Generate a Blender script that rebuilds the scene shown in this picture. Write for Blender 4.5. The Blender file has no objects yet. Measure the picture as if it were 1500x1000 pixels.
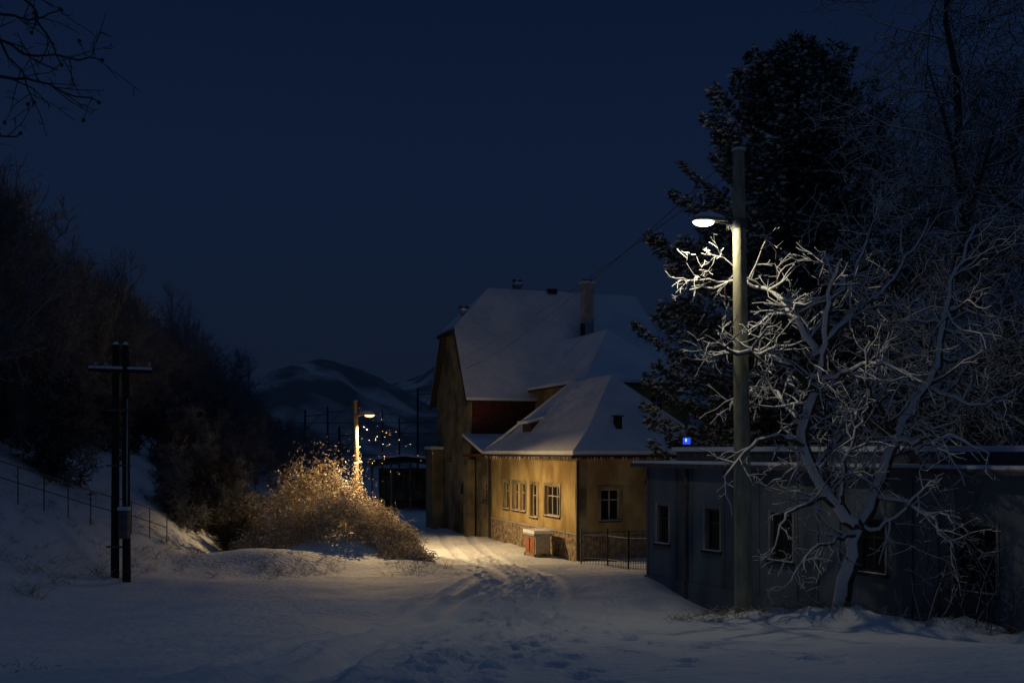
import bpy, math, random
import numpy as np
from mathutils import Vector
random.seed(7); rng=np.random.default_rng(7)
S=bpy.context.scene
CZ=4.8
def P(px,py,d): return np.array([(px-750)/1500*d, d, CZ+(660-py)/1500*d])

# ---------------------------------------------------------------- materials
def mat(name,col,rough=.8,col2=None,scale=3,detail=5,bump=0,bscale=None,metal=0,ramp=(.35,.65),stretch=None):
    m=bpy.data.materials.new(name); m.use_nodes=True; nt=m.node_tree; b=nt.nodes['Principled BSDF']
    b.inputs['Base Color'].default_value=(*col,1); b.inputs['Roughness'].default_value=rough; b.inputs['Metallic'].default_value=metal
    b.inputs['Specular IOR Level'].default_value=.25
    tc=nt.nodes.new('ShaderNodeTexCoord'); mp=nt.nodes.new('ShaderNodeMapping'); nt.links.new(tc.outputs['Object'],mp.inputs[0])
    if stretch: mp.inputs['Scale'].default_value=stretch
    if col2:
        n=nt.nodes.new('ShaderNodeTexNoise'); n.inputs['Scale'].default_value=scale; n.inputs['Detail'].default_value=detail
        nt.links.new(mp.outputs[0],n.inputs[0])
        r=nt.nodes.new('ShaderNodeValToRGB'); r.color_ramp.elements[0].position=ramp[0]; r.color_ramp.elements[1].position=ramp[1]
        r.color_ramp.elements[0].color=(*col,1); r.color_ramp.elements[1].color=(*col2,1)
        nt.links.new(n.outputs['Fac'],r.inputs[0]); nt.links.new(r.outputs[0],b.inputs['Base Color'])
    if bump:
        n2=nt.nodes.new('ShaderNodeTexNoise'); n2.inputs['Scale'].default_value=bscale or scale*4; n2.inputs['Detail'].default_value=6
        nt.links.new(mp.outputs[0],n2.inputs[0])
        bm=nt.nodes.new('ShaderNodeBump'); bm.inputs['Strength'].default_value=1; bm.inputs['Distance'].default_value=bump
        nt.links.new(n2.outputs['Fac'],bm.inputs['Height']); nt.links.new(bm.outputs[0],b.inputs['Normal'])
    return m
def emis(name,col,s):
    m=bpy.data.materials.new(name); m.use_nodes=True; b=m.node_tree.nodes['Principled BSDF']
    b.inputs['Base Color'].default_value=(*col,1); b.inputs['Emission Color'].default_value=(*col,1); b.inputs['Emission Strength'].default_value=s
    return m
SNOW=mat('snow',(.67,.73,.81),.7,(.80,.83,.87),.8,bump=.06,bscale=7)
ROOFSNOW=mat('roof_snow',(.58,.66,.76),.7,(.82,.84,.87),.45,8,bump=.09,bscale=1.3,ramp=(.3,.6))
TWIGSNOW=mat('twig_snow',(.80,.81,.82),.8)
OCHRE=mat('ochre_plaster',(.29,.20,.08),.9,(.49,.375,.18),1.1,9,bump=.01,bscale=25,ramp=(.38,.62),stretch=(1,1,.6))
GREYPL=mat('weathered_plaster',(.13,.115,.075),.9,(.38,.32,.19),.8,10,bump=.015,bscale=18)
STONE=mat('rubble_stone',(.10,.075,.05),.9,(.36,.28,.19),5,3,bump=.06,bscale=6)
DARKWOOD=mat('dark_red_boards',(.08,.02,.016),.8,(.14,.042,.034),6,bump=.01)
TRIM=mat('dark_trim',(.03,.028,.027),.7,(.06,.05,.045),8)
EAVE=mat('red_brown_eave',(.16,.05,.03),.7,(.24,.09,.05),5)
FRAME=mat('window_frame_paint',(.52,.47,.38),.6,(.36,.31,.24),9)
GLASS=mat('window_glass',(.012,.014,.018),.12)
CHIM=mat('chimney_plaster',(.42,.41,.40),.9,(.26,.25,.24),3,bump=.02)
METAL=mat('galvanised_metal',(.16,.16,.17),.5,(.09,.09,.10),6,metal=.4)
CONC=mat('concrete',(.22,.22,.15),.9,(.40,.38,.27),7,8,bump=.008,bscale=40,stretch=(1,1,.3))
WOODP=mat('tarred_wood',(.02,.017,.014),.9,(.05,.042,.035),9,stretch=(1,1,.15),bump=.01)
POLEW=mat('weathered_pole_wood',(.17,.13,.085),.9,(.28,.22,.15),9,stretch=(1,1,.15),bump=.01)
HUTW=mat('hut_panel',(.09,.115,.14),.8,(.19,.225,.255),1.1,9,bump=.006,bscale=20,stretch=(1,1,.35))
BARK=mat('bark',(.07,.055,.04),.9,(.15,.125,.09),12,bump=.02)
BARKD=mat('dark_bark',(.05,.045,.042),.95,(.10,.09,.085),4)
BARKF=mat('hazed_bark',(.13,.14,.16),.95,(.28,.29,.32),.7)  # hillside bark: distance haze painted in as a lighter colour
NEEDLE=mat('spruce_needles',(.04,.055,.046),.9,(.085,.11,.085),2)
SPSNOW=mat('spruce_snow',(.80,.81,.82),.9)
IVY=mat('dry_vine',(.32,.23,.12),.9,(.60,.48,.29),5)
GRASS=mat('dry_grass',(.17,.13,.08),.9,(.28,.22,.14),3)
RED=mat('faded_red_door',(.28,.09,.04),.8,(.36,.16,.08),6)
KIOSK=mat('kiosk_plaster',(.42,.38,.31),.9,(.3,.26,.2),6)
HOUSING=mat('lamp_housing',(.30,.31,.32),.45,metal=.3)
HILLM=mat('hill_scrub',(.05,.06,.075),1,(.62,.64,.68),.03,12,ramp=(.44,.62))

# ---------------------------------------------------------------- mesh helpers
def mesh_np(name,V,F,m,smooth=False,parent=None):
    V=np.asarray(V,dtype=np.float32); F=np.asarray(F,dtype=np.int32); k=F.shape[1]
    me=bpy.data.meshes.new(name); me.vertices.add(len(V)); me.vertices.foreach_set('co',V.ravel())
    me.loops.add(F.size); me.loops.foreach_set('vertex_index',F.ravel())
    me.polygons.add(len(F)); me.polygons.foreach_set('loop_start',np.arange(0,F.size,k,dtype=np.int32))
    me.polygons.foreach_set('use_smooth',np.full(len(F),smooth))
    me.update(calc_edges=True); me.validate()
    if m: me.materials.append(m)
    o=bpy.data.objects.new(name,me); S.collection.objects.link(o)
    if parent: o.parent=parent
    return o
def empty(name,loc=(0,0,0)):
    e=bpy.data.objects.new(name,None); e.location=loc; S.collection.objects.link(e); e.empty_display_size=.3
    return e
def pyd(name,V,F,m,parent=None,smooth=False):
    me=bpy.data.meshes.new(name); me.from_pydata([tuple(map(float,v)) for v in V],[],F); me.update()
    if m: me.materials.append(m)
    if smooth:
        for p in me.polygons: p.use_smooth=True
    o=bpy.data.objects.new(name,me); S.collection.objects.link(o)
    if parent: o.parent=parent
    return o
BOXF=[(0,1,2,3),(7,6,5,4),(0,4,5,1),(1,5,6,2),(2,6,7,3),(3,7,4,0)]
class Geo:
    def __init__(s,T,parent): s.T=T; s.p=parent; s.d={}
    def add(s,part,m,V,F):
        k=(part,m.name); 
        if k not in s.d: s.d[k]=([],[],m)
        vs,fs,_=s.d[k]; o=len(vs); vs.extend([s.T(*v) for v in V]); fs.extend([tuple(i+o for i in f) for f in F])
    def box(s,part,m,a0,a1,b0,b1,z0,z1):
        s.add(part,m,[(a0,b0,z0),(a1,b0,z0),(a1,b1,z0),(a0,b1,z0),(a0,b0,z1),(a1,b0,z1),(a1,b1,z1),(a0,b1,z1)],BOXF)
    def slab(s,part,m,pts,t):
        n=len(pts); V=list(pts)+[(a,b,z-t) for a,b,z in pts]
        F=[tuple(range(n)),tuple(range(2*n-1,n-1,-1))]+[(i,i+n,(i+1)%n+n,(i+1)%n) for i in range(n)]
        s.add(part,m,V,F)
    def flush(s,bev=0):
        for (part,mn),(vs,fs,m) in s.d.items():
            o=pyd(part,vs,fs,m,s.p)
            if bev:
                md=o.modifiers.new('b','BEVEL'); md.width=bev; md.segments=2; md.limit_method='ANGLE'
def wall(G,part,m,W,s0,s1,z0,z1,ops,rev=.18):
    xs=sorted({s0,s1,*[o[0] for o in ops],*[o[1] for o in ops]}); zs=sorted({z0,z1,*[o[2] for o in ops],*[o[3] for o in ops]})
    for i in range(len(xs)-1):
        for j in range(len(zs)-1):
            cx=(xs[i]+xs[i+1])/2; cz=(zs[j]+zs[j+1])/2
            if any(o[0]<cx<o[1] and o[2]<cz<o[3] for o in ops): continue
            G.add(part,m,[W(xs[i],0,zs[j]),W(xs[i+1],0,zs[j]),W(xs[i+1],0,zs[j+1]),W(xs[i],0,zs[j+1])],[(0,1,2,3)])
    def bx(part,mm,a0,a1,d0,d1,c0,c1):
        G.add(part,mm,[W(a0,d0,c0),W(a1,d0,c0),W(a1,d1,c0),W(a0,d1,c0),W(a0,d0,c1),W(a1,d0,c1),W(a1,d1,c1),W(a0,d1,c1)],BOXF)
    for o in ops:
        a,b,c,d=o[:4]; mull=o[4] if len(o)>4 else 2
        for q in ([(a,c),(a,d)],[(b,c),(b,d)],[(a,c),(b,c)],[(a,d),(b,d)]):
            (x0,y0),(x1,y1)=q
            G.add(part,m,[W(x0,0,y0),W(x1,0,y1),W(x1,rev,y1),W(x0,rev,y0)],[(0,1,2,3)])
        G.add('glass',GLASS,[W(a,rev,c),W(b,rev,c),W(b,rev,d),W(a,rev,d)],[(0,1,2,3)])
        f=.06; fm=FRAME if o[5:]!=(1,) else METAL
        bx('window_frames',fm,a,a+f,rev-.06,rev-.005,c,d); bx('window_frames',fm,b-f,b,rev-.06,rev-.005,c,d)
        bx('window_frames',fm,a+f,b-f,rev-.06,rev-.005,c,c+f); bx('window_frames',fm,a+f,b-f,rev-.06,rev-.005,d-f,d)
        for k in range(1,mull):
            x=a+(b-a)*k/mull; bx('window_frames',fm,x-.03,x+.03,rev-.055,rev-.007,c+f,d-f)
        zz=c+(d-c)*.66; bx('window_frames',fm,a+f,b-f,rev-.05,rev-.009,zz-.025,zz+.025)
        bx('sills',TRIM,a-.08,b+.08,-.09,.0,c-.07,c-.005)
        bx('sill_snow',TWIGSNOW,a-.05,b+.05,-.07,.02,c-.004,c+.02)

def tubes(name,brs,m,k=5,parent=None,off3=(0,0,0),rmul=1,rmin=0,skipvert=False):
    VV=[];FF=[];off=0; off3=np.array(off3,float)
    ang=np.arange(k)*2*np.pi/k; ca=np.cos(ang)[None,:,None]; sa=np.sin(ang)[None,:,None]
    for pts,r in brs:
        pts=np.asarray(pts,float); r=np.asarray(r,float); n=len(pts)
        t=np.gradient(pts,axis=0); L=np.linalg.norm(t,axis=1,keepdims=True); t/=np.maximum(L,1e-9)
        if skipvert and abs(t[:,2]).mean()>.93: continue
        ref=np.array([0,0,1.]) if abs(t[:,2]).mean()<.8 else np.array([1.,0,0])
        u=np.cross(t,ref); u/=np.maximum(np.linalg.norm(u,axis=1,keepdims=True),1e-9); w=np.cross(u,t)
        rr=np.maximum(r*rmul,rmin)
        c=pts+off3*r[:,None]
        V=c[:,None,:]+rr[:,None,None]*(ca*u[:,None,:]+sa*w[:,None,:])
        VV.append(V.reshape(-1,3))
        i=np.arange(n-1)[:,None]*k; j=np.arange(k)[None,:]; j2=(j+1)%k
        FF.append((np.stack([i+j,i+j2,i+k+j2,i+k+j],-1).reshape(-1,4))+off); off+=n*k
    return mesh_np(name,np.concatenate(VV),np.concatenate(FF),m,True,parent)
def cyl(name,p0,p1,r0,r1,m,parent=None,k=16,n=2):
    p0=np.array(p0,float);p1=np.array(p1,float); t=np.linspace(0,1,n)[:,None]
    pts=p0+(p1-p0)*t
    o=tubes(name,[(pts,np.linspace(r0,r1,n))],m,k,parent)
    e=(p1-p0)/np.linalg.norm(p1-p0)*.001
    tubes(name+'_cap',[(np.array([pts[-1]-e,pts[-1],pts[-1]+e]),[r1,r1,1e-4])],m,k,parent)
    return o
def nrm(v): return v/ (np.linalg.norm(v)+1e-9)
def limb(pts,r0,r1,sub=4,jit=.02):
    pts=np.array(pts,float); n=len(pts); tt=np.linspace(0,n-1,(n-1)*sub+1)
    Q=[]
    for x in tt:
        i=min(int(x),n-2); f=x-i
        p0=pts[max(i-1,0)];p1=pts[i];p2=pts[i+1];p3=pts[min(i+2,n-1)]
        Q.append(.5*((2*p1)+(-p0+p2)*f+(2*p0-5*p1+4*p2-p3)*f*f+(-p0+3*p1-3*p2+p3)*f**3))
    Q=np.array(Q); Q[1:-1]+=rng.normal(0,jit,(len(Q)-2,3))
    return Q,np.linspace(r0,r1,len(Q))
def twigs(out,Q,R,level,maxl,dens,lfac,bias=(0,0,.1),spread=.9,wig=.22,rmin=.004,start=.15,maxlen=9,dm=1.35,rcap=.03):
    seg=np.linalg.norm(np.diff(Q,axis=0),axis=1); L=seg.sum(); cum=np.concatenate([[0],np.cumsum(seg)])
    n=max(1,int(L*dens*rng.uniform(.8,1.2)))
    for _ in range(n):
        s=rng.uniform(start,1)*L; i=min(np.searchsorted(cum,s)-1,len(Q)-2); i=max(i,0); f=(s-cum[i])/max(seg[i],1e-6)
        p=Q[i]*(1-f)+Q[i+1]*f; t=nrm(Q[i+1]-Q[i]); r=R[i]*.6
        d=nrm(t*.55+rng.normal(0,1,3)*spread*.6+np.array(bias))
        ln=min(maxlen,L*lfac*rng.uniform(.5,1.2)*(1-.45*s/L)); m=max(3,int(ln/.22)+2); m=min(m,9)
        pts=[p]; 
        for k in range(m-1):
            d=nrm(d+rng.normal(0,wig,3)+np.array(bias)*.25); pts.append(pts[-1]+d*ln/(m-1))
        pts=np.array(pts); rr=np.linspace(max(min(r,rcap),rmin*1.4),rmin,m)
        out.append((pts,rr))
        if level<maxl: twigs(out,pts,rr,level+1,maxl,dens*dm,lfac,bias,spread,wig,rmin,.1,maxlen,dm,rcap)

# ---------------------------------------------------------------- noise & terrain
def vnoise(x,y,seed=0):
    xi=np.floor(x).astype(np.int64); yi=np.floor(y).astype(np.int64); fx=x-xi; fy=y-yi
    fx=fx*fx*(3-2*fx); fy=fy*fy*(3-2*fy)
    def h(a,b):
        n=(a*374761393+b*668265263+seed*1274126177)&0x7fffffff; n=((n^(n>>13))*1274126177)&0x7fffffff
        return ((n^(n>>16))&0xffff)/65535.
    return (h(xi,yi)*(1-fx)+h(xi+1,yi)*fx)*(1-fy)+(h(xi,yi+1)*(1-fx)+h(xi+1,yi+1)*fx)*fy-.5
def sm(x,a,b):
    t=np.clip((x-a)/(b-a),0,1); return t*t*(3-2*t)
PY=[-60,0,7,12,19,28,38,45,60,90,150,300,5000]; PZ=[4.2,3.3,3.1,2.42,1.58,1.12,.45,0,-.1,-.2,-2,-6,-6]
yy_=np.linspace(-60,5000,50601); zz_=np.interp(yy_,PY,PZ); 
ker=np.ones(31)/31; zs_=np.convolve(np.pad(zz_,15,'edge'),ker,'valid')
def H(x,y,fine=True):
    x=np.asarray(x,float); y=np.asarray(y,float)
    z=np.interp(y,yy_,zs_)
    t=-x-(10.9+.02*(y-15)+.06*np.maximum(y-32,0)); hill=.95*np.logaddexp(0,t*2.5)/2.5; hill=10*(1-np.exp(-hill/10)); z=z+hill*(1-sm(y,120,220))
    g=lambda cx,cy,sx,sy,h:h*np.exp(-((x-cx)/sx)**2-((y-cy)/sy)**2)
    z=z+g(-8.8,35.5,3.0,2.0,.75)+g(-6.6,41.5,2.6,4,1.3)+g(-3.6,36,1.2,2,.2)+g(3.6,27.5,1.6,2.5,.2)
    yc=18.9-.12*(x-4.3)
    z=z+.14*np.exp(-((y-yc)/1.0)**2)*sm(x,2.0,4.8)+.16*np.exp(-((y-yc)/.8)**2)*sm(x,4.8,6.2)-.06*np.maximum(x-4.3,0)*sm(y,12,18)*(1-sm(y,22,30))
    z=z-.5*sm(y,yc+.3,yc+2.2)*sm(x,3.4,5.6)*(1-sm(y,26,31))
    z=z+vnoise(x*.35,y*.35,1)*.2*(1-sm(y,90,140))+vnoise(x*1.1,y*1.1,2)*.07
    if fine:
        z=z+vnoise(x*3,y*3,3)*.03+vnoise(x*8,y*8,5)*.012
        z=z+sm(x,1.5,4)*np.exp(-((y-yc)/1.8)**2)*(vnoise(x*2.2,y*2.2,8)*.28+vnoise(x*5,y*5,9)*.10)
    return z
def axis(segs):
    o=[];
    for a,b,s in segs: o+=list(np.arange(a,b,s))
    o.append(segs[-1][1]); return np.array(o)
gx=axis([(-4000,-400,300),(-400,-60,20),(-60,-14,1.2),(-14,-5,.2),(-5,5.5,.06),(5.5,14,.13),(14,60,1.5),(60,400,20),(400,4000,300)])
gy=axis([(-60,4,4),(4,7,.3),(7,21,.06),(21,40,.15),(40,60,.3),(60,120,1.5),(120,400,14),(400,5000,300)])
X,Y=np.meshgrid(gx,gy); Z=H(X,Y)
def rut(pts,off,w,dep):
    global Z
    pts=np.array(pts,float); yv=np.arange(pts[0,1],pts[-1,1],.1); xv=np.interp(yv,pts[:,1],pts[:,0]); xv=np.convolve(np.pad(xv,20,'edge'),np.ones(41)/41,'valid')
    xc=np.interp(Y,yv,xv)+off; inr=(Y>pts[0,1])&(Y<pts[-1,1])
    d=(X-xc)/w; Z-=np.where(inr,dep*(np.exp(-d**4)-.35*np.exp(-((abs(d)-1.5)/.45)**2))*(.6+.8*(vnoise(X*1.5,Y*1.5,11)+.5)),0)
road=[(-1.4,7),(-1.2,12),(-.3,18),(.5,26),(.3,34),(-1.4,45),(-3.5,60),(-6,80)]
rut(road,-.75,.22,.06); rut(road,.75,.22,.06); rut([(-1.5,7),(-1.9,11),(-2.1,14),(-1.9,18),(-1.2,24),(-.4,30)],0,.22,.09)
rut([(-2.9,7),(-3.1,12),(-2.6,18),(-1.6,26),(-1.0,34)],0,.2,.05)
def prints(pts,n,seed):
    global Z
    r=np.random.default_rng(seed); pts=np.array(pts,float)
    for i,y in enumerate(np.linspace(pts[0,1],pts[-1,1],n)):
        x=np.interp(y,pts[:,1],pts[:,0])+(.13 if i%2 else -.13)+r.normal(0,.06); y=y+r.normal(0,.08)
        ix=np.searchsorted(gx,[x-.5,x+.5]); iy=np.searchsorted(gy,[y-.5,y+.5]); sl=(slice(iy[0],iy[1]),slice(ix[0],ix[1]))
        a=r.normal(0,.3); dx=X[sl]-x; dy=Y[sl]-y; u=dx*math.cos(a)-dy*math.sin(a); v=dx*math.sin(a)+dy*math.cos(a)
        q=(u/.11)**2+(v/.2)**2
        Z[sl]-=.10*np.exp(-q**2*.7)-.035*np.exp(-((np.sqrt(q)-1.6)/.4)**2)
prints([(-.8,8),(-.6,12),(-.2,18),(.6,28)],34,1); prints([(.9,8),(.3,12),(.0,17),(.3,24)],30,2)
prints([(-.2,8.5),(-1.0,12),(-1.3,16),(-.6,22)],26,3); prints([(1.8,10),(1.2,14),(.6,18),(.8,30)],26,4)
prints([(-.5,9),(.2,13),(-.5,20),(1.0,34)],40,5); prints([(0,18),(-.4,26),(-1.2,36),(-1.6,46)],36,6); prints([(.8,20),(.6,28),(-.2,38),(-1,48)],36,7)
prints([(-1.4,8),(-.9,11),(.4,15),(1.6,19),(2.2,24)],30,8); prints([(3.4,11),(2.2,14),(1.0,18),(.4,24)],26,9)
ch=np.exp(-((X-np.interp(Y,[7,12,18,26,34,45,60],[-.2,-.3,0,.5,.2,-1.2,-3.5]))/1.4)**2)*sm(Y,9,15)*(1-sm(Y,55,70)); Z+=ch*(vnoise(X*4.5,Y*4.5,21)*.05+vnoise(X*2,Y*2,22)*.03)
ny,nx=X.shape; I=(np.arange(ny-1)[:,None]*nx+np.arange(nx-1)[None,:])
F=np.stack([I,I+1,I+nx+1,I+nx],-1).reshape(-1,4)
mesh_np('snowy_ground',np.stack([X,Y,Z],-1).reshape(-1,3),F,SNOW,True)

hx=np.linspace(-900,700,300); hy=np.linspace(230,1500,180); HX,HY=np.meshgrid(hx,hy)
g=lambda cx,cy,sx,sy,h:h*np.exp(-((HX-cx)/sx)**2-((HY-cy)/sy)**2)
HZ=-14+g(-112,600,46,150,46)+g(-150,620,110,150,20)+g(-225,640,80,150,22)+g(10,980,190,230,118)+g(-420,900,160,260,50)+g(-20,620,50,150,18)+g(330,1200,250,250,70)
HZ+=vnoise(HX*.012,HY*.012,4)*14+vnoise(HX*.035,HY*.035,5)*9+vnoise(HX*.09,HY*.09,6)*6
HZ=np.where(HY<270,np.minimum(HZ,-10),HZ)
ny,nx=HX.shape; I=(np.arange(ny-1)[:,None]*nx+np.arange(nx-1)[None,:]); F=np.stack([I,I+1,I+nx+1,I+nx],-1).reshape(-1,4)
mesh_np('distant_hills',np.stack([HX,HY,HZ],-1).reshape(-1,3),F,HILLM,True)

# valley mist: a homogeneous air volume between the station and the hills
def mist(name,dens,x0,x1,y0,y1,z1):
    mm=bpy.data.materials.new(name); mm.use_nodes=True; nt=mm.node_tree; nt.nodes.clear()
    o_=nt.nodes.new('ShaderNodeOutputMaterial'); vs=nt.nodes.new('ShaderNodeVolumeScatter'); vs.inputs['Density'].default_value=dens; vs.inputs['Color'].default_value=(.8,.85,.9,1)
    nt.links.new(vs.outputs[0],o_.inputs['Volume'])
    pyd(name,[(x0,y0,-30),(x1,y0,-30),(x1,y1,-30),(x0,y1,-30),(x0,y0,z1),(x1,y0,z1),(x1,y1,z1),(x0,y1,z1)],[(3,2,1,0),(4,5,6,7),(0,1,5,4),(1,2,6,5),(2,3,7,6),(3,0,4,7)],mm)
mist('valley_mist',.0012,-700,600,120,560,75)

# ---------------------------------------------------------------- station house
house=empty('station_house')
n_=math.hypot(.35,1); ux,uy=-.35/n_,1/n_; vx,vy=uy,-ux
def T(a,b,z): return (2.94+ux*a+vx*b, 45+uy*a+vy*b, z)
G=Geo(T,house)
Wl=lambda b0:(lambda s,d,z:(s,b0+d,z))
Wf=lambda a0:(lambda s,d,z:(a0+d,s,z))
zt=4.62
wall(G,'wing_wall',OCHRE,Wl(0),0,12.3,1.1,zt,[(2.25,4.1,1.75,3.15,3),(5.15,6.05,1.55,3.15,2),(6.85,7.65,1.75,3.15,2),(7.9,8.7,1.75,3.15,2),(9.35,10.2,1.75,3.15,2)])
wall(G,'front_wall',OCHRE,Wf(0),0,6.5,1.1,zt,[(1.05,1.98,1.7,3.1,2),(4.0,5.0,1.7,3.1,2)])
G.box('plinth',STONE,-.07,12.25,-.07,.05,-1.2,1.1); G.box('plinth',STONE,-.08,.05,.05,6.5,-1.2,1.1)
G.box('plinth_cap',CHIM,-.1,12.28,-.1,-.002,1.1,1.16); G.box('plinth_cap',CHIM,-.1,-.002,0,6.5,1.1,1.16)
G.add('wing_wall',OCHRE,[(0,6.5,-1),(14,6.5,-1),(14,6.5,zt),(0,6.5,zt)],[(0,1,2,3)])
G.box('corner_strip',GREYPL,-.03,.35,-.04,-.003,1.16,zt); G.box('corner_strip',GREYPL,-.045,-.004,-.04,.35,1.16,zt)
G.box('cornice',EAVE,-.36,16.2,-.36,0,zt-.17,zt-.01); G.box('cornice',EAVE,-.36,-.002,0,6.9,zt-.175,zt-.012)
for s0,s1,z0,z1 in [(2.25,4.1,1.75,3.15),(5.15,6.05,1.55,3.15),(6.85,8.7,1.75,3.15),(9.35,10.2,1.75,3.15)]:
    G.box('window_surround',GREYPL,s0-.14,s0,-.035,-.003,z0,z1+.14); G.box('window_surround',GREYPL,s1,s1+.14,-.035,-.003,z0,z1+.14); G.box('window_surround',GREYPL,s0,s1,-.035,-.003,z1,z1+.14)
for s0,s1 in [(1.05,1.98),(4,5)]:
    G.box('window_surround',GREYPL,-.035,-.003,s0-.14,s0,1.7,3.24); G.box('window_surround',GREYPL,-.035,-.003,s1,s1+.14,1.7,3.24); G.box('window_surround',GREYPL,-.035,-.003,s0,s1,3.1,3.24)
wall(G,'link_wall',GREYPL,Wl(.12),12.3,16.2,-1,zt,[(13.4,14.3,1.9,3.0,2)])
G.box('downpipe',TRIM,12.2,12.32,-.2,-.08,0,4.4); G.box('downpipe',TRIM,-.16,-.06,-.16,-.06,0,4.4)
G.box('gutter',TRIM,-.5,16,-.56,-.42,zt-.14,zt-.03); G.box('gutter',TRIM,-.56,-.42,-.42,7,zt-.14,zt-.03)
wall(G,'gable_wall',GREYPL,Wl(0),16.2,23.8,-1,8.3,[(20.3,21.3,4.2,5.6,2),(16.6,18.3,-1,2.2,1)],rev=.5)
G.add('gable_wall',GREYPL,[(16.2,0,8.3),(23.8,0,8.3),(21.5,0,12.1),(18.5,0,12.1)],[(0,1,2,3)])
ar=[(16.6+.85-.85*math.cos(t),0,2.2+.85*math.sin(t)) for t in np.linspace(0,math.pi,13)]
G.add('door_arch',TRIM,[(a,-.01,z) for a,b,z in ar],[tuple(range(13))])
G.slab('door_arch_trim',CHIM,[(16.6+.85-1.0*math.cos(t),-.06,2.2+1.0*math.sin(t)) for t in np.linspace(0,math.pi,13)]+[(16.6+.85-.86*math.cos(t),-.06,2.2+.86*math.sin(t)) for t in np.linspace(math.pi,0,13)],.02)
G.add('main_wall',GREYPL,[(16.2,0,-1),(16.2,14.5,-1),(16.2,14.5,8.2),(16.2,0,8.2)],[(0,1,2,3)])
G.add('main_wall',GREYPL,[(23.8,0,-1),(23.8,14.5,-1),(23.8,14.5,8.2),(23.8,0,8.2)],[(0,1,2,3)])
G.add('main_wall',GREYPL,[(16.2,14.5,-1),(23.8,14.5,-1),(23.8,14.5,8.2),(16.2,14.5,8.2)],[(0,1,2,3)])
for i in range(24):
    b=.05+i*.24; G.box('upper_boarding',DARKWOOD,16.1-(.03 if i%2 else 0),16.19,b,b+.235,5.2,8.0)
G.box('buttress',GREYPL,22.3,23.9,-.75,-.01,-1,4.9); G.box('buttress_snow',ROOFSNOW,22.2,24,-.85,-.01,4.9,5.08)
G.box('buttress',GREYPL,15.4,16.25,-.45,-.01,-1,4.3); 
for (a0,z0,a1,z1) in [(15.85,7.75,18.45,12.15),(24.15,7.75,21.55,12.15)]:
    G.add('verge_board',TRIM,[(a0,-.42,z0),(a1,-.42,z1),(a1,-.42,z1-.35),(a0,-.42,z0-.35),(a0,-.36,z0),(a1,-.36,z1),(a1,-.36,z1-.35),(a0,-.36,z0-.35)],[(0,1,2,3),(4,5,6,7),(3,2,6,7),(0,1,5,4)])
G.box('verge_board',TRIM,18.3,21.7,-.6,-.3,11.9,12.1)
def roof(pts,top=.17):
    G.slab('roof_deck',TRIM,pts,.10)
    G.slab('roof_snow',ROOFSNOW,[(a,b,z+top) for a,b,z in pts],top-.004)
zr=14.9;sl=1.7; ef=15.8; ze=zr-sl*(20-ef)
roof([(ef,-.4,ze),(ef,14.8,ze),(20,12.6,zr),(20,2.3,zr),(18.41,-.4,12.2)])
roof([(40-ef,-.4,ze),(21.59,-.4,12.2),(20,2.3,zr),(20,12.6,zr),(40-ef,14.8,ze)])
roof([(18.41,-.4,12.2),(20,2.3,zr),(21.59,-.4,12.2)])
roof([(ef,14.8,ze),(40-ef,14.8,ze),(20,12.6,zr)])
we=4.62; wr=8.3
roof([(-.5,-.5,we),(.7,.7,we+.95),(11.1,.7,we+.95),(12.4,-.5,we)]); roof([(.7,.7,we+.95),(3.5,3.2,wr),(8.6,3.2,wr),(11.1,.7,we+.95)])
roof([(-.5,-.5,we),(-.5,6.9,we),(.7,5.7,we+.95),(.7,.7,we+.95)]); roof([(.7,.7,we+.95),(.7,5.7,we+.95),(3.5,3.2,wr)])
roof([(-.5,6.9,we),(12.4,6.9,we),(8.6,3.2,wr),(3.5,3.2,wr)])
roof([(12.4,-.5,we),(12.4,6.9,we),(8.6,3.2,wr)])
roof([(12.35,-.55,we+.03),(16.15,-.55,5.65),(16.15,6.5,5.65),(12.35,6.5,we+.03)])
G.box('valley_flashing',EAVE,12.3,16.1,-.6,-.57,we-.1,we+.0)
wall(G,'upper_block_wall',OCHRE,Wf(8),4.0,9.3,4.5,8.5,[(7.6,8.4,6.6,7.8,2)])
G.add('upper_block_wall',OCHRE,[(8,4.0,5),(16.2,4.0,5),(16.2,4.0,8.5),(8,4.0,8.5)],[(0,1,2,3)]); G.add('upper_block_wall',OCHRE,[(8,9.3,0),(16.2,9.3,0),(16.2,9.3,8.5),(8,9.3,8.5)],[(0,1,2,3)])
be=8.4
roof([(7.4,3.5,be),(7.4,9.7,be),(11,6.4,11.45)]); roof([(7.4,3.5,be),(11,6.4,11.45),(18,6.4,11.45),(16.3,3.5,be)]); roof([(7.4,9.7,be),(16.3,9.7,be),(18,6.4,11.45),(11,6.4,11.45)])
def chim(a,b,z0,z1,w):
    G.box('chimney',CHIM,a-w,a+w,b-w,b+w,z0,z1); G.box('chimney_cap',CHIM,a-w-.08,a+w+.08,b-w-.08,b+w+.08,z1,z1+.14); G.box('chimney_snow',ROOFSNOW,a-w-.07,a+w+.07,b-w-.07,b+w+.07,z1+.142,z1+.3)
    for k in(-.2,.2): G.box('flue_pots',TRIM,a-.1,a+.1,b+k-.1,b+k+.1,z1+.3,z1+.45)
chim(18.2,8.3,10.5,15.2,.32); chim(21,4.6,13,15.4,.2); chim(19.4,.5,12.3,13.3,.12)
G.box('ridge_vent',TRIM,19.8,20.2,6.3,6.9,14.9,15.22)
G.box('flashing',TRIM,17.82,17.89,7.7,7.98,11.2,12.8)
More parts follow.
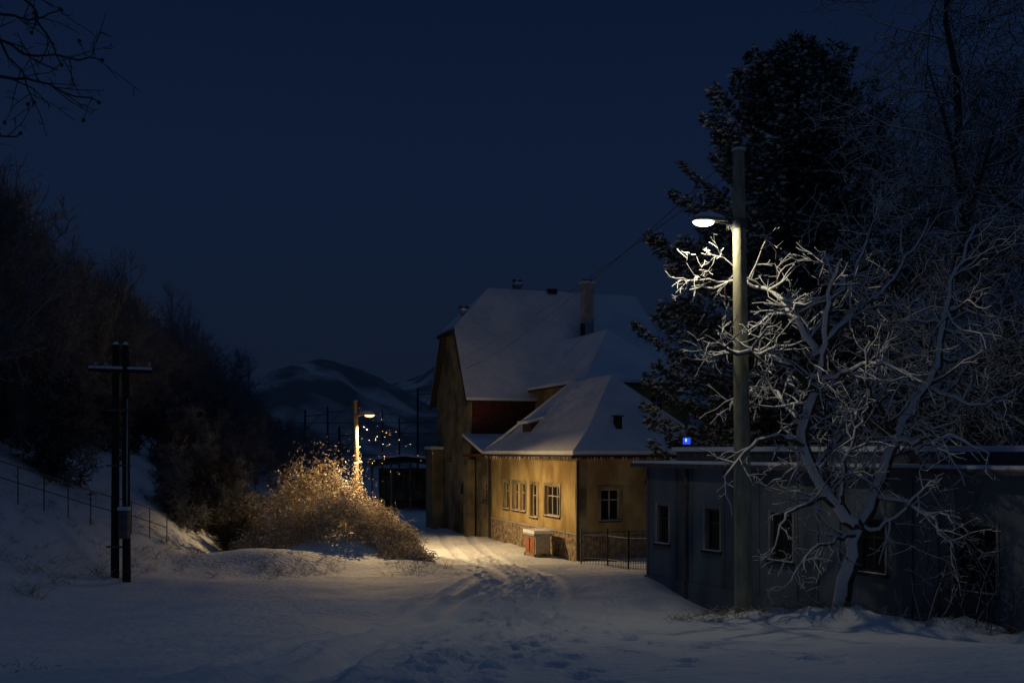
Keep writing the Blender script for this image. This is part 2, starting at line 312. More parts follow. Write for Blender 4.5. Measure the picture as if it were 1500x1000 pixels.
def dorm(a,b,z,w,h,L):
    G.box('dormer',TRIM,a-w,a+w,b-.02,b+L,z-.1,z+h)
    G.slab('dormer_snow',ROOFSNOW,[(a-w-.2,b-.25,z+h+.02),(a+w+.2,b-.25,z+h+.02),(a+w+.2,b+L+.7,z+h+.55),(a-w-.2,b+L+.7,z+h+.55)],.14)
dorm(8.7,.75,5.7,.6,.62,.9)
G.box('roof_vent',TRIM,.75,1.05,2.15,2.45,5.5,6.35); G.box('roof_vent_cap',EAVE,.68,1.12,2.08,2.52,6.35,6.42)
G.flush()
ic=[]
for k in range(90):
    a=random.uniform(-.4,12); p=np.array(T(a,-.57,zt-.1)); L=random.uniform(.06,.35)**1.3; ic.append((np.array([p,p-[0,0,L]]),[.014,.001]))
for k in range(50):
    b=random.uniform(-.4,6.5); p=np.array(T(-.57,b,zt-.1)); L=random.uniform(.06,.35)**1.3; ic.append((np.array([p,p-[0,0,L]]),[.014,.001]))
tubes('icicles',ic,TWIGSNOW,5,house)

kx,ky=1.15,47.0; kz=float(H(kx,ky)); kiosk=empty('electrical_kiosk')
TK=lambda a,b,z:(kx+ux*a+vx*b,ky+uy*a+vy*b,kz+z)
K=Geo(TK,kiosk); K.box('body',KIOSK,-.6,.75,-.3,.42,-.3,.98); K.box('base',STONE,-.66,.8,-.36,.47,-.4,.16)
K.box('doors',RED,-.5,.07,-.335,-.302,.2,.88); K.box('doors',RED,.1,.66,-.335,-.302,.2,.88); K.box('door_bars',TRIM,.03,.12,-.36,-.336,.2,.88)
K.box('roof_slab',CHIM,-.7,.85,-.42,.5,.98,1.06); K.box('snow_cap',ROOFSNOW,-.68,.83,-.4,.48,1.062,1.22); K.flush(.02)

# ---------------------------------------------------------------- flat-roofed hut
hut=empty('flat_roofed_hut')
wx,wy=.4815,-.8764; qx,qy=.8764,.4815
TH=lambda s,d,z:(3.65+wx*s+qx*d,27.8+wy*s+qy*d,z)
Gh=Geo(TH,hut); Wh=lambda s,d,z:(s,d,z)
zb,zh=.2,4.36; LH=11.6
ops=[(.49,.99,2.35,3.35,1,1),(2.47,3.03,2.33,3.36,1,1),(4.8,5.5,2.3,3.38,2,1),(7.4,8.1,2.3,3.4,2,1),(9.7,10.6,2.2,3.42,3,1)]
wall(Gh,'wall',HUTW,Wh,0,LH,zb,zh,ops,rev=.12)
Gh.add('wall',HUTW,[(0,0,zb),(0,6,zb),(0,6,zh),(0,0,zh)],[(0,1,2,3)]); Gh.add('wall',HUTW,[(LH,0,zb),(LH,6,zb),(LH,6,zh),(LH,0,zh)],[(0,1,2,3)])
s=.05
while s<LH:
    if not any(o[0]-.05<s<o[1]+.05 for o in ops): Gh.box('panel_battens',HUTW,s,s+.05,-.045,-.002,zb,zh-.05)
    s+=.62
for o in ops:
    for k in range(1,4) if o[1]-o[0]<.6 else range(1,7):
        n=4 if o[1]-o[0]<.6 else 7
        x=o[0]+(o[1]-o[0])*k/n; Gh.box('window_bars',TRIM,x-.012,x+.012,.0,.024,o[2],o[3])
    Gh.box('window_trim',CHIM,o[0]-.06,o[0],-.03,-.003,o[2]-.0,o[3]+.07); Gh.box('window_trim',CHIM,o[1],o[1]+.06,-.03,-.003,o[2],o[3]+.07)
Gh.box('plinth',HUTW,-.04,LH,-.05,-.004,zb,1.45)
Gh.box('eave_slab',METAL,-.3,LH+.3,-.32,6.3,zh,zh+.1); Gh.box('eave_snow',ROOFSNOW,-.27,LH+.27,-.29,.9,zh+.102,zh+.17)
Gh.box('upper_roof',METAL,.15,LH-.2,.9,6.1,zh+.1,zh+.42); Gh.box('upper_roof_snow',ROOFSNOW,.05,LH-.1,.8,6.2,zh+.422,zh+.54)
Gh.box('downpipe',METAL,1.75,1.83,-.12,-.03,zb,zh)
Gh.flush(.012)
rb=empty('brick_outbuilding'); Gr=Geo(lambda a,b,z:(a,b,z),rb)
Gr.box('walls',GREYPL,15.2,24,31,38,0,5.3); Gr.box('roof_slab',METAL,14.9,24.3,30.7,38.3,5.3,5.5); Gr.box('snow',ROOFSNOW,14.95,24.2,30.75,38.2,5.502,5.7); Gr.box('chimney_stack',GREYPL,18,18.8,32,32.8,5.7,8); Gr.flush(.02)

fence=empty('iron_fence'); br=[]
fp=[(2.75,40.6),(3.7,39.6),(4.3,37.8),(5.2,36.3)]
for (x0,y0),(x1,y1) in zip(fp[:-1],fp[1:]):
    L=math.hypot(x1-x0,y1-y0); n=int(L/.14)
    z0=float(H(x0,y0));z1=float(H(x1,y1))
    for h in(.25,1.15): br.append((np.array([[x0,y0,z0+h],[x1,y1,z1+h]]),[.018,.018]))
    for i in range(n+1):
        f=i/n; x=x0+(x1-x0)*f;y=y0+(y1-y0)*f;z=z0+(z1-z0)*f
        r=.011 if 0<i<n else .035; br.append((np.array([[x,y,z-.2],[x,y,z+(1.3 if 0<i<n else 1.45)]]),[r,r]))
tubes('bars_and_rails',br,METAL,5,fence)

# ---------------------------------------------------------------- street lamps
def lamp(name,base,top,r0,r1,az,arm_z,arm_len,col,gcol,gs,watt,pm,scale=1.,spot=None):
    e=empty(name)
    base=np.array(base);top=np.array(top)
    cyl('pole',base-[0,0,.5],top,r0,r1,pm,e,20,12)
    ax=base+(top-base)*((arm_z-base[2])/(top[2]-base[2]))
    d=np.array([math.cos(az),math.sin(az),0])
    tubes('arm',[(np.array([ax,ax+d*arm_len*.5+[0,0,.03],ax+d*arm_len+[0,0,.05]]),np.full(3,.028*scale))],METAL,8,e)
    tubes('clamp',[(np.array([ax+[0,0,-.06],ax+[0,0,.10]]),[r1*1.4,r1*1.4])],METAL,16,e)
    hc=ax+d*(arm_len+.22*scale)+np.array([0,0,.06])
    V=[];F=[];nu,nv=20,8;perp=np.array([-d[1],d[0],0])
    for j in range(nv+1):
        ph=j/nv*math.pi/2
        for i in range(nu):
            th=2*math.pi*i/nu; c=math.cos(th); L=(.34 if c>0 else .40)*scale; w=.17*scale*(1 if c>0 else (1-.45*abs(c)))
            V.append(hc+d*c*L*math.cos(ph)+perp*math.sin(th)*w*math.cos(ph)+np.array([0,0,math.sin(ph)*.12*scale]))
    for j in range(nv):
        for i in range(nu): F.append((j*nu+i,j*nu+(i+1)%nu,(j+1)*nu+(i+1)%nu,(j+1)*nu+i))
    F.append(tuple(range(nu-1,-1,-1)))
    pyd('housing',V,F,HOUSING,e,True)
    V=[v+np.array([0,0,.05*scale]) for v in V]
    pyd('snow_on_housing',[hc+(v-hc)*np.array([.85,.85,1.]) for v in V],F,TWIGSNOW,e,True)
    V=[];F=[];lc=hc+d*.1*scale+np.array([0,0,-.012])
    for j in range(7):
        ph=j/6*math.pi/2
        for i in range(nu):
            th=2*math.pi*i/nu; V.append(lc+d*math.cos(th)*.2*scale*math.cos(ph)+perp*math.sin(th)*.135*scale*math.cos(ph)-np.array([0,0,math.sin(ph)*.085*scale]))
    for j in range(6):
        for i in range(nu): F.append((j*nu+i,j*nu+(i+1)%nu,(j+1)*nu+(i+1)%nu,(j+1)*nu+i))
    pyd('glowing_bowl',V,F,emis(name+'_glow',gcol,gs),e,True)
    l=bpy.data.lights.new(name+'_bulb','SPOT' if spot else 'POINT'); l.energy=watt; l.color=col; l.shadow_soft_size=.05*scale
    lo=bpy.data.objects.new('bulb',l); lo.location=lc-np.array([0,0,.15*scale]); S.collection.objects.link(lo); lo.parent=e
    if spot:
        dv,ang,bl=spot; l.spot_size=math.radians(ang); l.spot_blend=bl; lo.rotation_euler=Vector(dv).to_track_quat('-Z','Y').to_euler()
    t=top-np.array([0,0,.25]); c=[(np.array([t-[.22,0,0],t+[.22,0,0]]),[.035,.035])]
    for k in(-.18,.18): c.append((np.array([t+[k,0,0],t+[k,0,.16],t+[k,0,.3]]),[.02,.045,.03]))
    tubes('crossarm_insulators',c,TRIM,8,e)
    tubes('snow_cap',[(np.array([top,top+[0,0,.05],top+[0,0,.09]]),[r1*1.2,r1*1.1,.01])],TWIGSNOW,12,e)
    return e
bz=float(H(4.31,19))
e1_=lamp('street_lamp',(4.31,19,bz),(4.2,19,10.35),.175,.11,math.radians(190),8.97,.38,(1,.88,.62),(1,.97,.80),9,158,CONC,1.,((.22,.14,-1),176,.3))
ic=[]
for k in range(9):
    x=3.98+.03*k; ic.append((np.array([[x,18.95,8.99],[x,18.95,8.99-random.uniform(.05,.16)]]),[.008,.001]))
tubes('icicles',ic,TWIGSNOW,5,e1_)
b2=np.array([-7.25,48.,float(H(-7.25,48))])
lamp('street_lamp',b2,b2*[1,1,0]+[-.07,0,7.1],.14,.09,math.radians(-15),6.42,.3,(1,.66,.30),(1,.66,.30),3.5,3800,POLEW,1.2,((.20,-.18,-1),152,.5))

r=np.random.default_rng(8); P0=[]
for c,s_,n in [((3.9,18.5,8.2),(1.6,1.6,1.0),45),((-6.3,47.5,4.8),(1.0,1.2,1.0),110),((0,30,4),(7,12,3),70)]: P0.append(np.array(c)+r.normal(0,1,(n,3))*s_)
P0=np.concatenate(P0); oc=np.array([(1,0,0),(0,1,0),(-1,0,0),(0,-1,0),(0,0,1),(0,0,-1)],float); of=np.array([(0,1,4),(1,2,4),(2,3,4),(3,0,4),(1,0,5),(2,1,5),(3,2,5),(0,3,5)])
rad=r.uniform(.004,.008,len(P0))*np.clip(P0[:,1]/19,.6,2.2)
mesh_np('falling_snow',(P0[:,None,:]+oc[None]*rad[:,None,None]).reshape(-1,3),(of[None]+6*np.arange(len(P0))[:,None,None]).reshape(-1,3),TWIGSNOW)

def wire(p0,p1,sag,r=.008):
    t=np.linspace(0,1,24)[:,None]; p=np.array(p0)*(1-t)+np.array(p1)*t; p[:,2]-=(4*sag*t*(1-t))[:,0]
    return (p,np.full(24,r))
ww=empty('overhead_wires')
tubes('service_cables',[wire((4.0,19,10.2),T(16.0,-.45,9.6),.5,.011),wire((4.4,19,10.2),T(16.3,-.45,10.3),.3,.011)],TRIM,4,ww)
tubes('rail_cables',[wire((-60,110,4.5+i*1.2),(20,118,4.9+i*1.2),.4,.03) for i in range(4)]+[wire(b2+[0,0,6.9],(-11,86,8.2),.3,.012),wire((-8,48,5.6),T(22,-.3,7.0),.3,.015)],TRIM,4,ww)
for px,py,d,bp in [(447,600,110,700),(480,595,118,700),(497,625,80,720),(612,568,105,690),(560,600,150,690),(585,612,130,690)]:
    p=P(px,py,d); e=empty('catenary_mast'); z0=float(H(p[0],p[1]))
    tubes('mast',[(np.array([[p[0],d,z0-1],[p[0],d,p[2]]]),[.14,.10]),(np.array([[p[0]-.1,d,p[2]-.7],[p[0]+2.2,d,p[2]-.5]]),[.05,.04]),(np.array([[p[0],d,p[2]-2.2],[p[0]+1.6,d,p[2]-.6]]),[.04,.03])],TRIM,6,e)

sh=empty('platform_shelter'); Gs=Geo(lambda a,b,z:(a,b,z),sh)
Gs.box('back_wall',GREYPL,-11.6,-6.2,89,89.2,-.5,1.3); Gs.box('back_wall_boards',GREYPL,-11.6,-6.2,89.05,89.15,1.3,3.3); Gs.box('side_wall',GREYPL,-6.6,-6.4,86,89,-.5,3.6)
Gs.slab('roof_deck',TRIM,[(-12.1,85.4,4.0),(-9,85.4,4.35),(-6,85.4,4.0),(-6,89.6,3.6),(-9,89.6,3.95),(-12.1,89.6,3.6)],.16); Gs.slab('roof_snow',ROOFSNOW,[(-12.1,85.4,4.2),(-9,85.4,4.55),(-6,85.4,4.2),(-6,89.6,3.8),(-9,89.6,4.15),(-12.1,89.6,3.8)],.19)
for x in(-11.8,-10.2,-8.6,-7,-6.3): Gs.box('posts',GREYPL,x,x+.15,85.8,85.95,-.5,4.0)
for i in range(12): Gs.box('board_battens',TRIM,-11.5+i*.46,-11.44+i*.46,89.0,89.045,1.3,3.3)
Gs.box('bench',DARKWOOD,-11,-7,88.3,88.8,.3,.5); Gs.flush()

# ---------------------------------------------------------------- twin utility pole (left)
up=empty('twin_utility_pole'); bx_,by_=-10.66,28.; gz=1.2
cyl('front_pole',(bx_-.20,by_,gz-.8),(bx_-.17,by_,7.7),.115,.09,WOODP,up,16,8)
cyl('rear_pole',(bx_+.24,by_-.3,gz-.8),(bx_+.13,by_-.1,7.68),.115,.085,WOODP,up,16,8)
tubes('crossarm',[(np.array([[bx_-.85,by_-.14,7.0],[bx_+.85,by_-.14,6.95]]),[.05,.05])],WOODP,6,up)
tubes('crossarm_snow',[(np.array([[bx_-.85,by_-.14,7.08],[bx_+.85,by_-.14,7.03]]),[.04,.045])],TWIGSNOW,6,up)
ins=[]
for k in(-.68,-.4,.45,.78): ins.append((np.array([[bx_+k,by_-.14,6.98],[bx_+k,by_-.14,7.12],[bx_+k,by_-.14,7.22]]),[.015,.05,.03]))
tubes('insulators',ins,CHIM,8,up)
tubes('bolts',[(np.array([[bx_-.35,by_-.2,z],[bx_+.35,by_-.35,z]]),[.03,.03]) for z in(2.2,4.4,5.9)],METAL,6,up)
Gu=Geo(lambda a,b,z:(bx_+a,by_+b,gz+z),up); Gu.box('meter_box',METAL,.12,.38,-.62,-.43,1.25,2.0); Gu.box('meter_box_snow',ROOFSNOW,.10,.40,-.64,-.41,2.003,2.1); Gu.flush(.02)
tubes('cable_conduit',[(np.array([[bx_+.30,by_-.46,gz+2.1],[bx_+.24,by_-.26,6.2]]),[.022,.022])],CHIM,8,up)
tubes('pole_snow',[(np.array([[bx_-.17,by_,7.7],[bx_-.17,by_,7.78]]),[.1,.03]),(np.array([[bx_+.13,by_-.1,7.68],[bx_+.13,by_-.1,7.76]]),[.1,.03])],TWIGSNOW,8,up)

ra=empty('stair_railing'); rp=[];N=9
for i in range(N+1):
    f=i/N; x=-14.3+2.0*f; y=26.5+10.*f; rp.append((x,y,float(H(x,y,False))))
br=[]
for h in(1.05,.6): br.append((np.array([(x,y,z+h) for x,y,z in rp]),np.full(N+1,.018)))
for x,y,z in rp: br.append((np.array([[x,y,z-.3],[x,y,z+1.07]]),[.018,.018]))
tubes('rails',br,METAL,6,ra)

# ---------------------------------------------------------------- vegetation
D=19.6
def pp(px,py,dd=0): return P(px,py,D+dd)
tree=empty('snowy_bare_tree'); B=[]
main=[([pp(1226,930),pp(1240,850),pp(1258,775)],.17,.145),
([pp(1258,775),pp(1218,725,-.1),pp(1180,655,-.2),pp(1198,575,-.2),pp(1210,500,-.4),pp(1216,430,-.5),pp(1235,380,-.6)],.145,.028),
([pp(1258,775),pp(1290,715,.1),pp(1312,645,.1),pp(1345,590,0),pp(1372,535,-.1),pp(1385,470,-.3),pp(1400,400,-.3),pp(1430,330,-.3)],.115,.022),
([pp(1180,655,-.2),pp(1140,640,-.5),pp(1100,655,-.9),pp(1060,700,-1.2)],.065,.014),
([pp(1198,575,-.2),pp(1165,540,-.5),pp(1125,525,-.9),pp(1080,515,-1.4),pp(1030,500,-1.7)],.09,.014),
([pp(1205,530,-.3),pp(1175,480,-.1),pp(1140,440,.2),pp(1090,415,.4),pp(1010,425,.3)],.08,.012),
([pp(1210,500,-.4),pp(1250,460,-.2),pp(1290,430,0),pp(1330,380,0),pp(1360,320,0)],.065,.012),
([pp(1216,440,-.5),pp(1250,400,-.3),pp(1275,340,-.2),pp(1290,280,0)],.04,.012),
([pp(1200,560,-.2),pp(1250,540,-.7),pp(1300,530,-1.2),pp(1350,560,-1.6)],.06,.014),
([pp(1312,645,.1),pp(1350,650,-.4),pp(1400,640,-.8),pp(1450,665,-1.2)],.07,.014),
([pp(1360,560,0),pp(1410,590,-.4),pp(1450,590,-.6),pp(1490,570,-.6)],.05,.012),
([pp(1285,725,.1),pp(1330,735,-.5),pp(1375,765,-1.0),pp(1400,820,-1.3)],.055,.012),
([pp(1258,780),pp(1225,790,-.6),pp(1190,805,-1.0),pp(1160,850,-1.3)],.045,.012),
([pp(1215,720,-.1),pp(1180,740,-.7),pp(1150,760,-1.2),pp(1130,810,-1.5)],.045,.012),
([pp(1320,640,.1),pp(1290,600,-.5),pp(1270,560,-.9),pp(1275,500,-1.2)],.055,.014),
([pp(1230,740,-.1),pp(1240,690,-.6),pp(1255,630,-.9),pp(1270,590,-1)],.05,.012),
([pp(1345,590,0),pp(1390,570,.3),pp(1430,520,.2),pp(1460,470,.2),pp(1480,400,.1)],.06,.012),
([pp(1185,640,-.2),pp(1150,590,.3),pp(1120,570,.6),pp(1060,590,.6)],.05,.012),
([pp(1190,680,-.2),pp(1230,640,.3),pp(1260,600,.7),pp(1310,480,.7)],.055,.012),
([pp(1258,776),pp(1300,770,-.3),pp(1345,720,-.7),pp(1380,700,-1.)],.05,.012)]
for pts,a,b in main: B.append(limb(pts,a,b,4,.035))
C=[]
for i,(Q,R) in enumerate(B):
    if i==0: continue
    twigs(C,Q,R,1,3,3.9 if i>2 else 3.4,.56,bias=(.02,-.04,.0),spread=1.0,wig=.28,rmin=.0042,start=.1,maxlen=1.45,dm=1.3,rcap=.035)
tubes('trunk_and_limbs',B,BARK,10,tree); tubes('limb_snow',B[1:],TWIGSNOW,7,tree,(-.38,-.22,.42),.95)
tubes('trunk_snow',B[:1],TWIGSNOW,8,tree,(-.35,-.3,0),.85)
tubes('twigs',C,BARK,3,tree); tubes('twig_snow',C,TWIGSNOW,4,tree,(-.15,-.15,.95),1.1,.0062,True)

def gentree(base,ht,r,seed,maxl=3,dens=1.3,rmin=.012,bias=(0,0,.12),lf=.55,spread=.9,nl=5,wig=.2,start=.2):
    global rng
    old=rng; rng=np.random.default_rng(seed); out=[]; base=np.array(base,float)
    Q,R=limb([base-[0,0,.5],base+[rng.normal(0,.2),rng.normal(0,.2),ht*.3],base+[rng.normal(0,.4),rng.normal(0,.4),ht*.65],base+[rng.normal(0,.6),rng.normal(0,.6),ht]],r,r*.15,4,.05)
    tr=[(Q,R)]; lim=[]
    for k in range(nl):
        i=int(len(Q)*(start+(.8-start)*k/nl)); a=k*2.4+rng.uniform(0,1); d=nrm(np.array([math.cos(a),math.sin(a),rng.uniform(.5,1.1)])); L=ht*rng.uniform(.35,.5)*(1.1-.5*k/nl)
        p=Q[i]; d2=nrm(d+[0,0,.3]); lim.append(limb([p,p+d*L*.4,p+d*L*.4+d2*L*.35,p+d*L*.4+d2*L*.6+rng.normal(0,.1*L,3)],R[i]*.55,R[i]*.12,3,.04))
    for q in tr+lim: twigs(out,*q,1,maxl,dens,lf,bias,spread,wig,rmin,.2,ht*.26)
    rng=old
    return tr+lim,out
for i,(x,y,ht,sd,rr_) in enumerate([(12.9,29.8,17.5,3,.32),(15.0,25.6,17.5,5,.36),(16.5,33,18,9,.3),(12.6,27.2,12.5,21,.24)]):
    a,b=gentree((x,y,float(H(x,y,False))),ht,rr_,sd,3,1.8,.009,(0,0,-.03),lf=.6,nl=9,wig=.32)
    e=empty('bare_tree'); tubes('trunk',a,BARKD,7,e); tubes('twigs',b,BARKD,3,e); tubes('twig_snow',a[1:]+b,TWIGSNOW,3,e,(-.3,-.3,.8),.76,.0075)
e=empty('overhanging_fruit_tree'); B=[];C=[]
B.append(limb([(-6.6,9.2,2.6),(-6.5,9.2,5.5),(-6.3,9.1,8),(-6.0,9,11)],.2,.05,5,.02))
for pts in ([(-6.4,9.1,6.8),P(-110,110,9.1),P(-30,60,9),P(60,80,9),P(150,88,8.9)],[(-6.4,9.1,7.6),P(-90,60,9.2),P(0,110,9),P(70,125,9),P(145,150,8.8)],[(-6.2,9.1,9.2),P(-60,-60,9),P(10,-20,9),P(60,40,9),P(90,95,8.9)],[(-6.4,9.1,6.4),P(-100,190,9),P(-40,205,9),P(30,195,9)],[(-6.2,9.1,9),P(-60,0,9.3),P(20,30,9.3),P(90,15,9.3)],[(-6.4,9.1,7.2),P(-60,20,8.8),P(0,60,8.7),P(50,150,8.7)]):
    B.append(limb(pts,.024,.005,4,.022))
for q in B[1:]: twigs(C,*q,1,2,4.8,.34,(.05,0,-.08),.9,.28,.003,.35,.42)
tubes('limbs',B,BARKD,6,e); tubes('twigs',C,BARKD,3,e)
fr=[(q[0][-1]) for q in C if rng.random()<.05]+[q[0][-1] for q in B[1:]]
tubes('dried_fruit',[(np.array([p+[0,0,.016],p+[0,0,.007],p+[0,0,-.01],p+[0,0,-.02]]),[.004,.016,.016,.004]) for p in fr],BARKD,7,e)

forest=empty('hillside_trees'); var=[]
def mkvar(m,*a,**k):
    t,b=gentree((0,0,0),*a,**k)
    o1=tubes('trunk',t,m,5); o2=tubes('crown',b,m,3); ks=[o1.data,o2.data]
    bpy.data.objects.remove(o1); bpy.data.objects.remove(o2); var.append(ks)
for sd in(11,12,13,14): mkvar(BARKF,10,.13,sd,2,4.0,.011,(0,0,.2),lf=.6,nl=12,wig=.2)
for sd in(31,32): mkvar(BARKF if sd==31 else BARKD,3.4,.05,sd,2,8.5,.011,(0,0,.1),lf=.7,nl=14,wig=.3,start=.02,spread=1.2)
def plant(x,y,s,k):
    z=float(H(x,y,False))-.3; rz=random.uniform(0,6.28)
    for me in var[k]:
        o=bpy.data.objects.new('tree_part',me); o.location=(x,y,z); o.scale=(s*random.uniform(.9,1.25),s,s); o.rotation_euler=(0,0,rz); S.collection.objects.link(o); o.parent=forest
for i in range(105):
    y=random.uniform(34,110); x=-(19.2+(y-34)*.11)-random.uniform(0,14)
    plant(x,y,random.uniform(.66,.9),i%4)
for i in range(12): 
    y=random.uniform(36,44); plant(-y*.47-random.uniform(0,4),y,random.uniform(.8,.98),i%4)
for i in range(40):
    y=random.uniform(62,112); x=-random.uniform(.19,.31)*y; plant(x,y,random.uniform(.32,.5),i%4)
for i in range(16):
    y=random.uniform(27,38); x=-y*.5-random.uniform(1.2,7); plant(x,y,random.uniform(.6,.9),i%4)
for i in range(140):
    y=random.uniform(34,95); x=-(15.4+(y-34)*.08)-random.uniform(0,12); plant(x,y,random.uniform(.6,1.15),4+i%2)
for i in range(60):
    y=random.uniform(43,58); x=-y*random.uniform(.25,.34); plant(x,y,random.uniform(.45,.85),4+i%2)

def spruce(name,base,ht,rad,seed):
    r=np.random.default_rng(seed); e=empty(name); V=[];SV=[]; brs=[]
    base=np.array(base,float)
    cyl('trunk',base-[0,0,.5],base+[0,0,ht*.97],.3,.03,BARKD,e,8,4)
    n=330
    for i in range(n):
        f=(i+r.random())/n; f=f**.85; z=.12+f*.87; h=z*ht
        prof=np.interp(z,[0,.15,.35,.55,.75,.9,1],[.9,1,1.02,.95,.72,.42,.05])
        L=rad*prof*r.choice([.55,.8,.95,1.12,1.22],p=[.2,.25,.27,.18,.1]); a=r.uniform(0,2*np.pi)
        el=np.interp(z,[0,.6,1],[-.12,.15,.9])+r.normal(0,.1)
        t=np.linspace(0,1,7)[:,None]; d=np.array([math.cos(a),math.sin(a),0]); 
        ax=base+[0,0,h]+d*L*t*math.cos(el)+np.array([0,0,1.])*(L*math.sin(el)*t+(-.16*np.sin(t*np.pi*.8)+.16*t**3)*L)
        brs.append((ax,np.linspace(.035,.01,7)))
        m=int(60+115*L/rad*1.2); tt=1-r.random(m)**1.5*.92
        p=np.stack([np.interp(tt,t[:,0],ax[:,k]) for k in range(3)],1)
        side=np.array([-d[1],d[0],0]); w=(.12+.34*np.sin(np.clip(tt,0,1)*np.pi*.85))*min(L,2.6)*.62
        off=r.uniform(-1,1,m)*w; p=p+side*off[:,None]+np.array([0,0,1.])*(-abs(off)*.35+r.normal(0,.07,m))[:,None]+d*(-abs(off)*.1)[:,None]
        for k in range(3):
            dr=d*.7+side*np.sign(off)[:,None]*.7+r.normal(0,.45,(m,3)); dr/=np.linalg.norm(dr,axis=1,keepdims=True)
            ln=r.uniform(.12,.30,m)[:,None]; wv=np.cross(dr,r.normal(0,1,(m,3))); wv/=np.linalg.norm(wv,axis=1,keepdims=True); wv*=r.uniform(.02,.045,m)[:,None]
            V.append(np.stack([p-wv*.4,p+dr*ln*.5-wv,p+dr*ln,p+dr*ln*.5+wv],1))
        ms=int(m*.9); q=p[:ms]+[0,0,.09]; dr=d*.5+side*np.sign(off[:ms])[:,None]*.6+r.normal(0,.3,(ms,3))*[1,1,.35]; dr/=np.linalg.norm(dr,axis=1,keepdims=True)
        wv=np.cross(dr,r.normal(0,.7,(ms,3))+[0,0,1.]); wv*=r.uniform(.03,.065,ms)[:,None]; ln=r.uniform(.1,.34,ms)[:,None]
        SV.append(np.stack([q,q+dr*ln*.5-wv,q+dr*ln,q+dr*ln*.5+wv],1))
    tubes('branches',brs,BARKD,3,e)
    V=np.concatenate(V); mesh_np('needles',V.reshape(-1,3),np.arange(len(V)*4).reshape(-1,4),NEEDLE,False,e)
    V=np.concatenate(SV); mesh_np('needle_snow',V.reshape(-1,3),np.arange(len(V)*4).reshape(-1,4),SPSNOW,False,e)
spruce('spruce_tree',(10.1,36.5,.8),18.4,4.7,5)

bush=empty('vine_covered_bush'); arcs=[];LV=[]
r=np.random.default_rng(3)
lobes=[(-8.9,44.0,1.4,1.6,3.9),(-8.0,45.2,1.1,1.5,4.0),(-7.3,47.0,.6,.8,3.4),(-7.15,47.6,.38,.38,4.5),(-6.4,44.8,1.0,1.8,2.2),(-5.6,42.5,1.1,2.0,1.4),(-4.8,40.5,1.1,1.8,1.0),(-4.2,38.4,.9,1.5,.7),(-3.6,37,.7,1.0,.5),(-6.9,40.8,1.4,2,1.6),(-10.0,43.6,1.1,1.5,2.9),(-8.4,41.4,1.4,1.7,1.6),(-10.7,42.8,.9,1.2,1.4)]
for cx,cy,rx,ry,h in lobes:
    n=int(230*rx*ry)+(60 if rx<.5 else 0); zc=float(H(cx,cy,False))-.2
    for i in range(n):
        a=r.uniform(0,2*np.pi); el=np.arccos(r.uniform(0,1)); u=np.array([math.cos(a)*math.sin(el),math.sin(a)*math.sin(el),math.cos(el)]); k=r.uniform(.75,1.06)
        x=cx+u[0]*rx*k; y=cy+u[1]*ry*k; z=zc+u[2]*h*k
        d=nrm(np.array([u[0],u[1],.5])+r.normal(0,.6,3)); pts=[np.array([x,y,z])]
        L=r.uniform(.25,.9)*(1 if rx>.5 else .6)
        for s_ in range(5): d=nrm(d+r.normal(0,.25,3)+[0,0,-.28]); pts.append(pts[-1]+d*L/5)
        arcs.append((np.array(pts),np.linspace(.012,.005,6)))
    m=n*9; a=r.uniform(0,2*np.pi,m); cz=r.uniform(0,1,m); sz=np.sqrt(1-cz**2); k=r.uniform(.72,1.1,m)+.3*vnoise(a*2.5+cx,cz*4,3)*2
    p=np.stack([cx+np.cos(a)*sz*rx*k,cy+np.sin(a)*sz*ry*k,zc+cz*h*k],1)
    d=r.normal(0,1,(m,3)); d/=np.linalg.norm(d,axis=1,keepdims=True); w=np.cross(d,r.normal(0,1,(m,3))); w/=np.linalg.norm(w,axis=1,keepdims=True)
    ln=r.uniform(.04,.10,m)[:,None]; w*=ln*.35; LV.append(np.stack([p-d*ln,p-w,p+d*ln,p+w],1))
LV=np.concatenate(LV); sel=r.random(len(LV)); A=LV[sel<.68]; Bq=LV[sel>=.68]
tubes('vines',arcs,IVY,3,bush); tubes('vine_frost',arcs[::2],TWIGSNOW,3,bush,(0,0,1),.8,.006)
mesh_np('dry_leaves',A.reshape(-1,3),np.arange(len(A)*4).reshape(-1,4),IVY,False,bush); mesh_np('snowy_leaves',Bq.reshape(-1,3),np.arange(len(Bq)*4).reshape(-1,4),TWIGSNOW,False,bush)

def tufts(name,pts,h,n):
    e=empty(name); br=[]
    for x,y in pts:
        z=float(H(x,y))
        for i in range(n):
            a=r.uniform(0,6.28); L=h*r.uniform(.4,1.2); d=nrm(np.array([math.cos(a)*.6,math.sin(a)*.6,1])); p=np.array([x+r.normal(0,.12),y+r.normal(0,.12),z-.03]); q=[p]
            for k in range(3): d=nrm(d+r.normal(0,.2,3)+[math.cos(a)*.15,math.sin(a)*.15,-.22]); q.append(q[-1]+d*L/3)
            br.append((np.array(q),np.linspace(.005,.002,4)))
    tubes('stems',br,GRASS,3,e); tubes('stem_snow',br[::3],TWIGSNOW,3,e,(0,0,1),.8,.003)
pts=[r.uniform(3.0,9.2) for _ in range(150)]; pts=[(x,18.9-.12*(x-4.3)+r.uniform(-.4,.7)) for x in pts]
tufts('dry_grass_tufts',pts,.24,11)
tufts('dry_grass_tufts',[(-3.2+r.normal(0,.5),34.5+r.normal(0,1)) for _ in range(16)]+[(-7+r.normal(0,1.0),33+r.normal(0,1.)) for _ in range(25)],.5,10)
tufts('dry_grass_tufts',[(-5.2+r.normal(0,.4),10.6+r.normal(0,.5)) for _ in range(5)],.14,7)
tufts('hillside_weeds',[(-r.uniform(10.6,17),r.uniform(20,38)) for _ in range(230)],.5,10)
e=empty('leafless_shrub'); C=[]
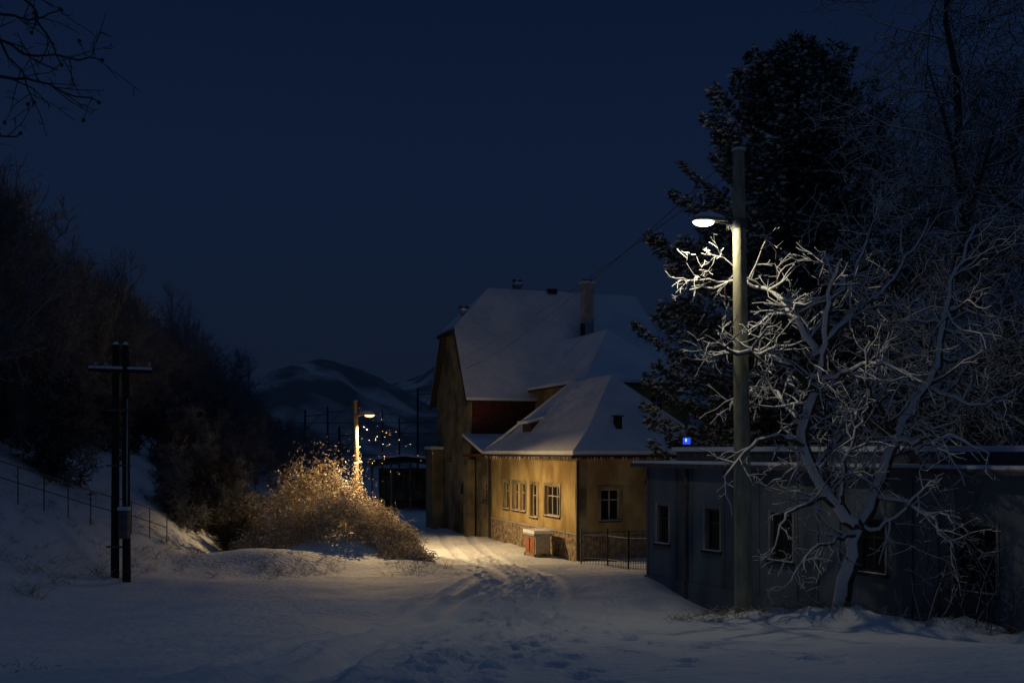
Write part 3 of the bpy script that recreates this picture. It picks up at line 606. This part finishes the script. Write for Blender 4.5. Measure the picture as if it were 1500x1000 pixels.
for i in range(30):
    x=r.uniform(7.4,9.0); y=18.6+r.uniform(-.2,.4)-.1*(x-7); z=float(H(x,y)); q=limb([(x,y,z-.1),(x+r.normal(0,.2),y+r.normal(0,.2),z+.8),(x+r.normal(0,.45),y+r.normal(0,.3),z+r.uniform(1.2,2.6))],.012,.004,3,.02); C.append(q); twigs(C,*q,1,2,3.4,.4,(0,0,.05),1,.25,.0035,.2,.5)
tubes('stems',C,BARKD,3,e); tubes('stem_snow',C[::2],TWIGSNOW,3,e,(-.2,-.2,1),.7,.004,True)

sg=empty('lit_station_sign'); Gg=Geo(lambda a,b,z:(a,b,z),sg)
Gg.box('panel',emis('sign_blue',(.03,.10,1),.8),5.22,5.44,31.2,31.26,5.0,5.2); Gg.box('lit_band',emis('sign_white',(.4,.6,1),1.6),5.28,5.32,31.17,31.197,5.08,5.17); Gg.box('case',TRIM,5.19,5.47,31.262,31.34,4.97,5.23); Gg.box('post',TRIM,5.32,5.39,31.27,31.33,.8,4.97); Gg.flush()

# ---------------------------------------------------------------- world, camera
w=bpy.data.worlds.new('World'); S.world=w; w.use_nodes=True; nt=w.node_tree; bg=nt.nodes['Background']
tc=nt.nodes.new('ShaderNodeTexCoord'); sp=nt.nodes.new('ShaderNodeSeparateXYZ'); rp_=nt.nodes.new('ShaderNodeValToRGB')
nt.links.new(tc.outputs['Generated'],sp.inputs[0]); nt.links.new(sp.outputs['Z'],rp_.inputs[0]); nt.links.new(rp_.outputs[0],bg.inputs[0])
cr=rp_.color_ramp; st=[(0,(.0056,.0105,.0225)),(.08,(.0060,.0120,.0285)),(.22,(.0054,.0124,.0355)),(.40,(.0036,.0090,.0290)),(.62,(.0125,.0250,.0545)),(1,(.019,.0355,.074))]  # upper stops raised: added glow above the view lights roofs and shaded snow
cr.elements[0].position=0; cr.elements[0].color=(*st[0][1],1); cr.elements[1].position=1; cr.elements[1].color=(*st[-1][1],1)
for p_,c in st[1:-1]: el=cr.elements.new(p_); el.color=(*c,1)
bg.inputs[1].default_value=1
cam=bpy.data.cameras.new('camera'); co=bpy.data.objects.new('camera',cam); S.collection.objects.link(co); S.camera=co
co.location=(0,0,CZ); co.rotation_euler=(math.pi/2,0,0); cam.sensor_width=36; cam.lens=36; cam.shift_y=160/1500; cam.clip_end=8000; cam.clip_start=.1
S.view_settings.view_transform='Standard'; S.view_settings.look='None'; S.view_settings.exposure=0
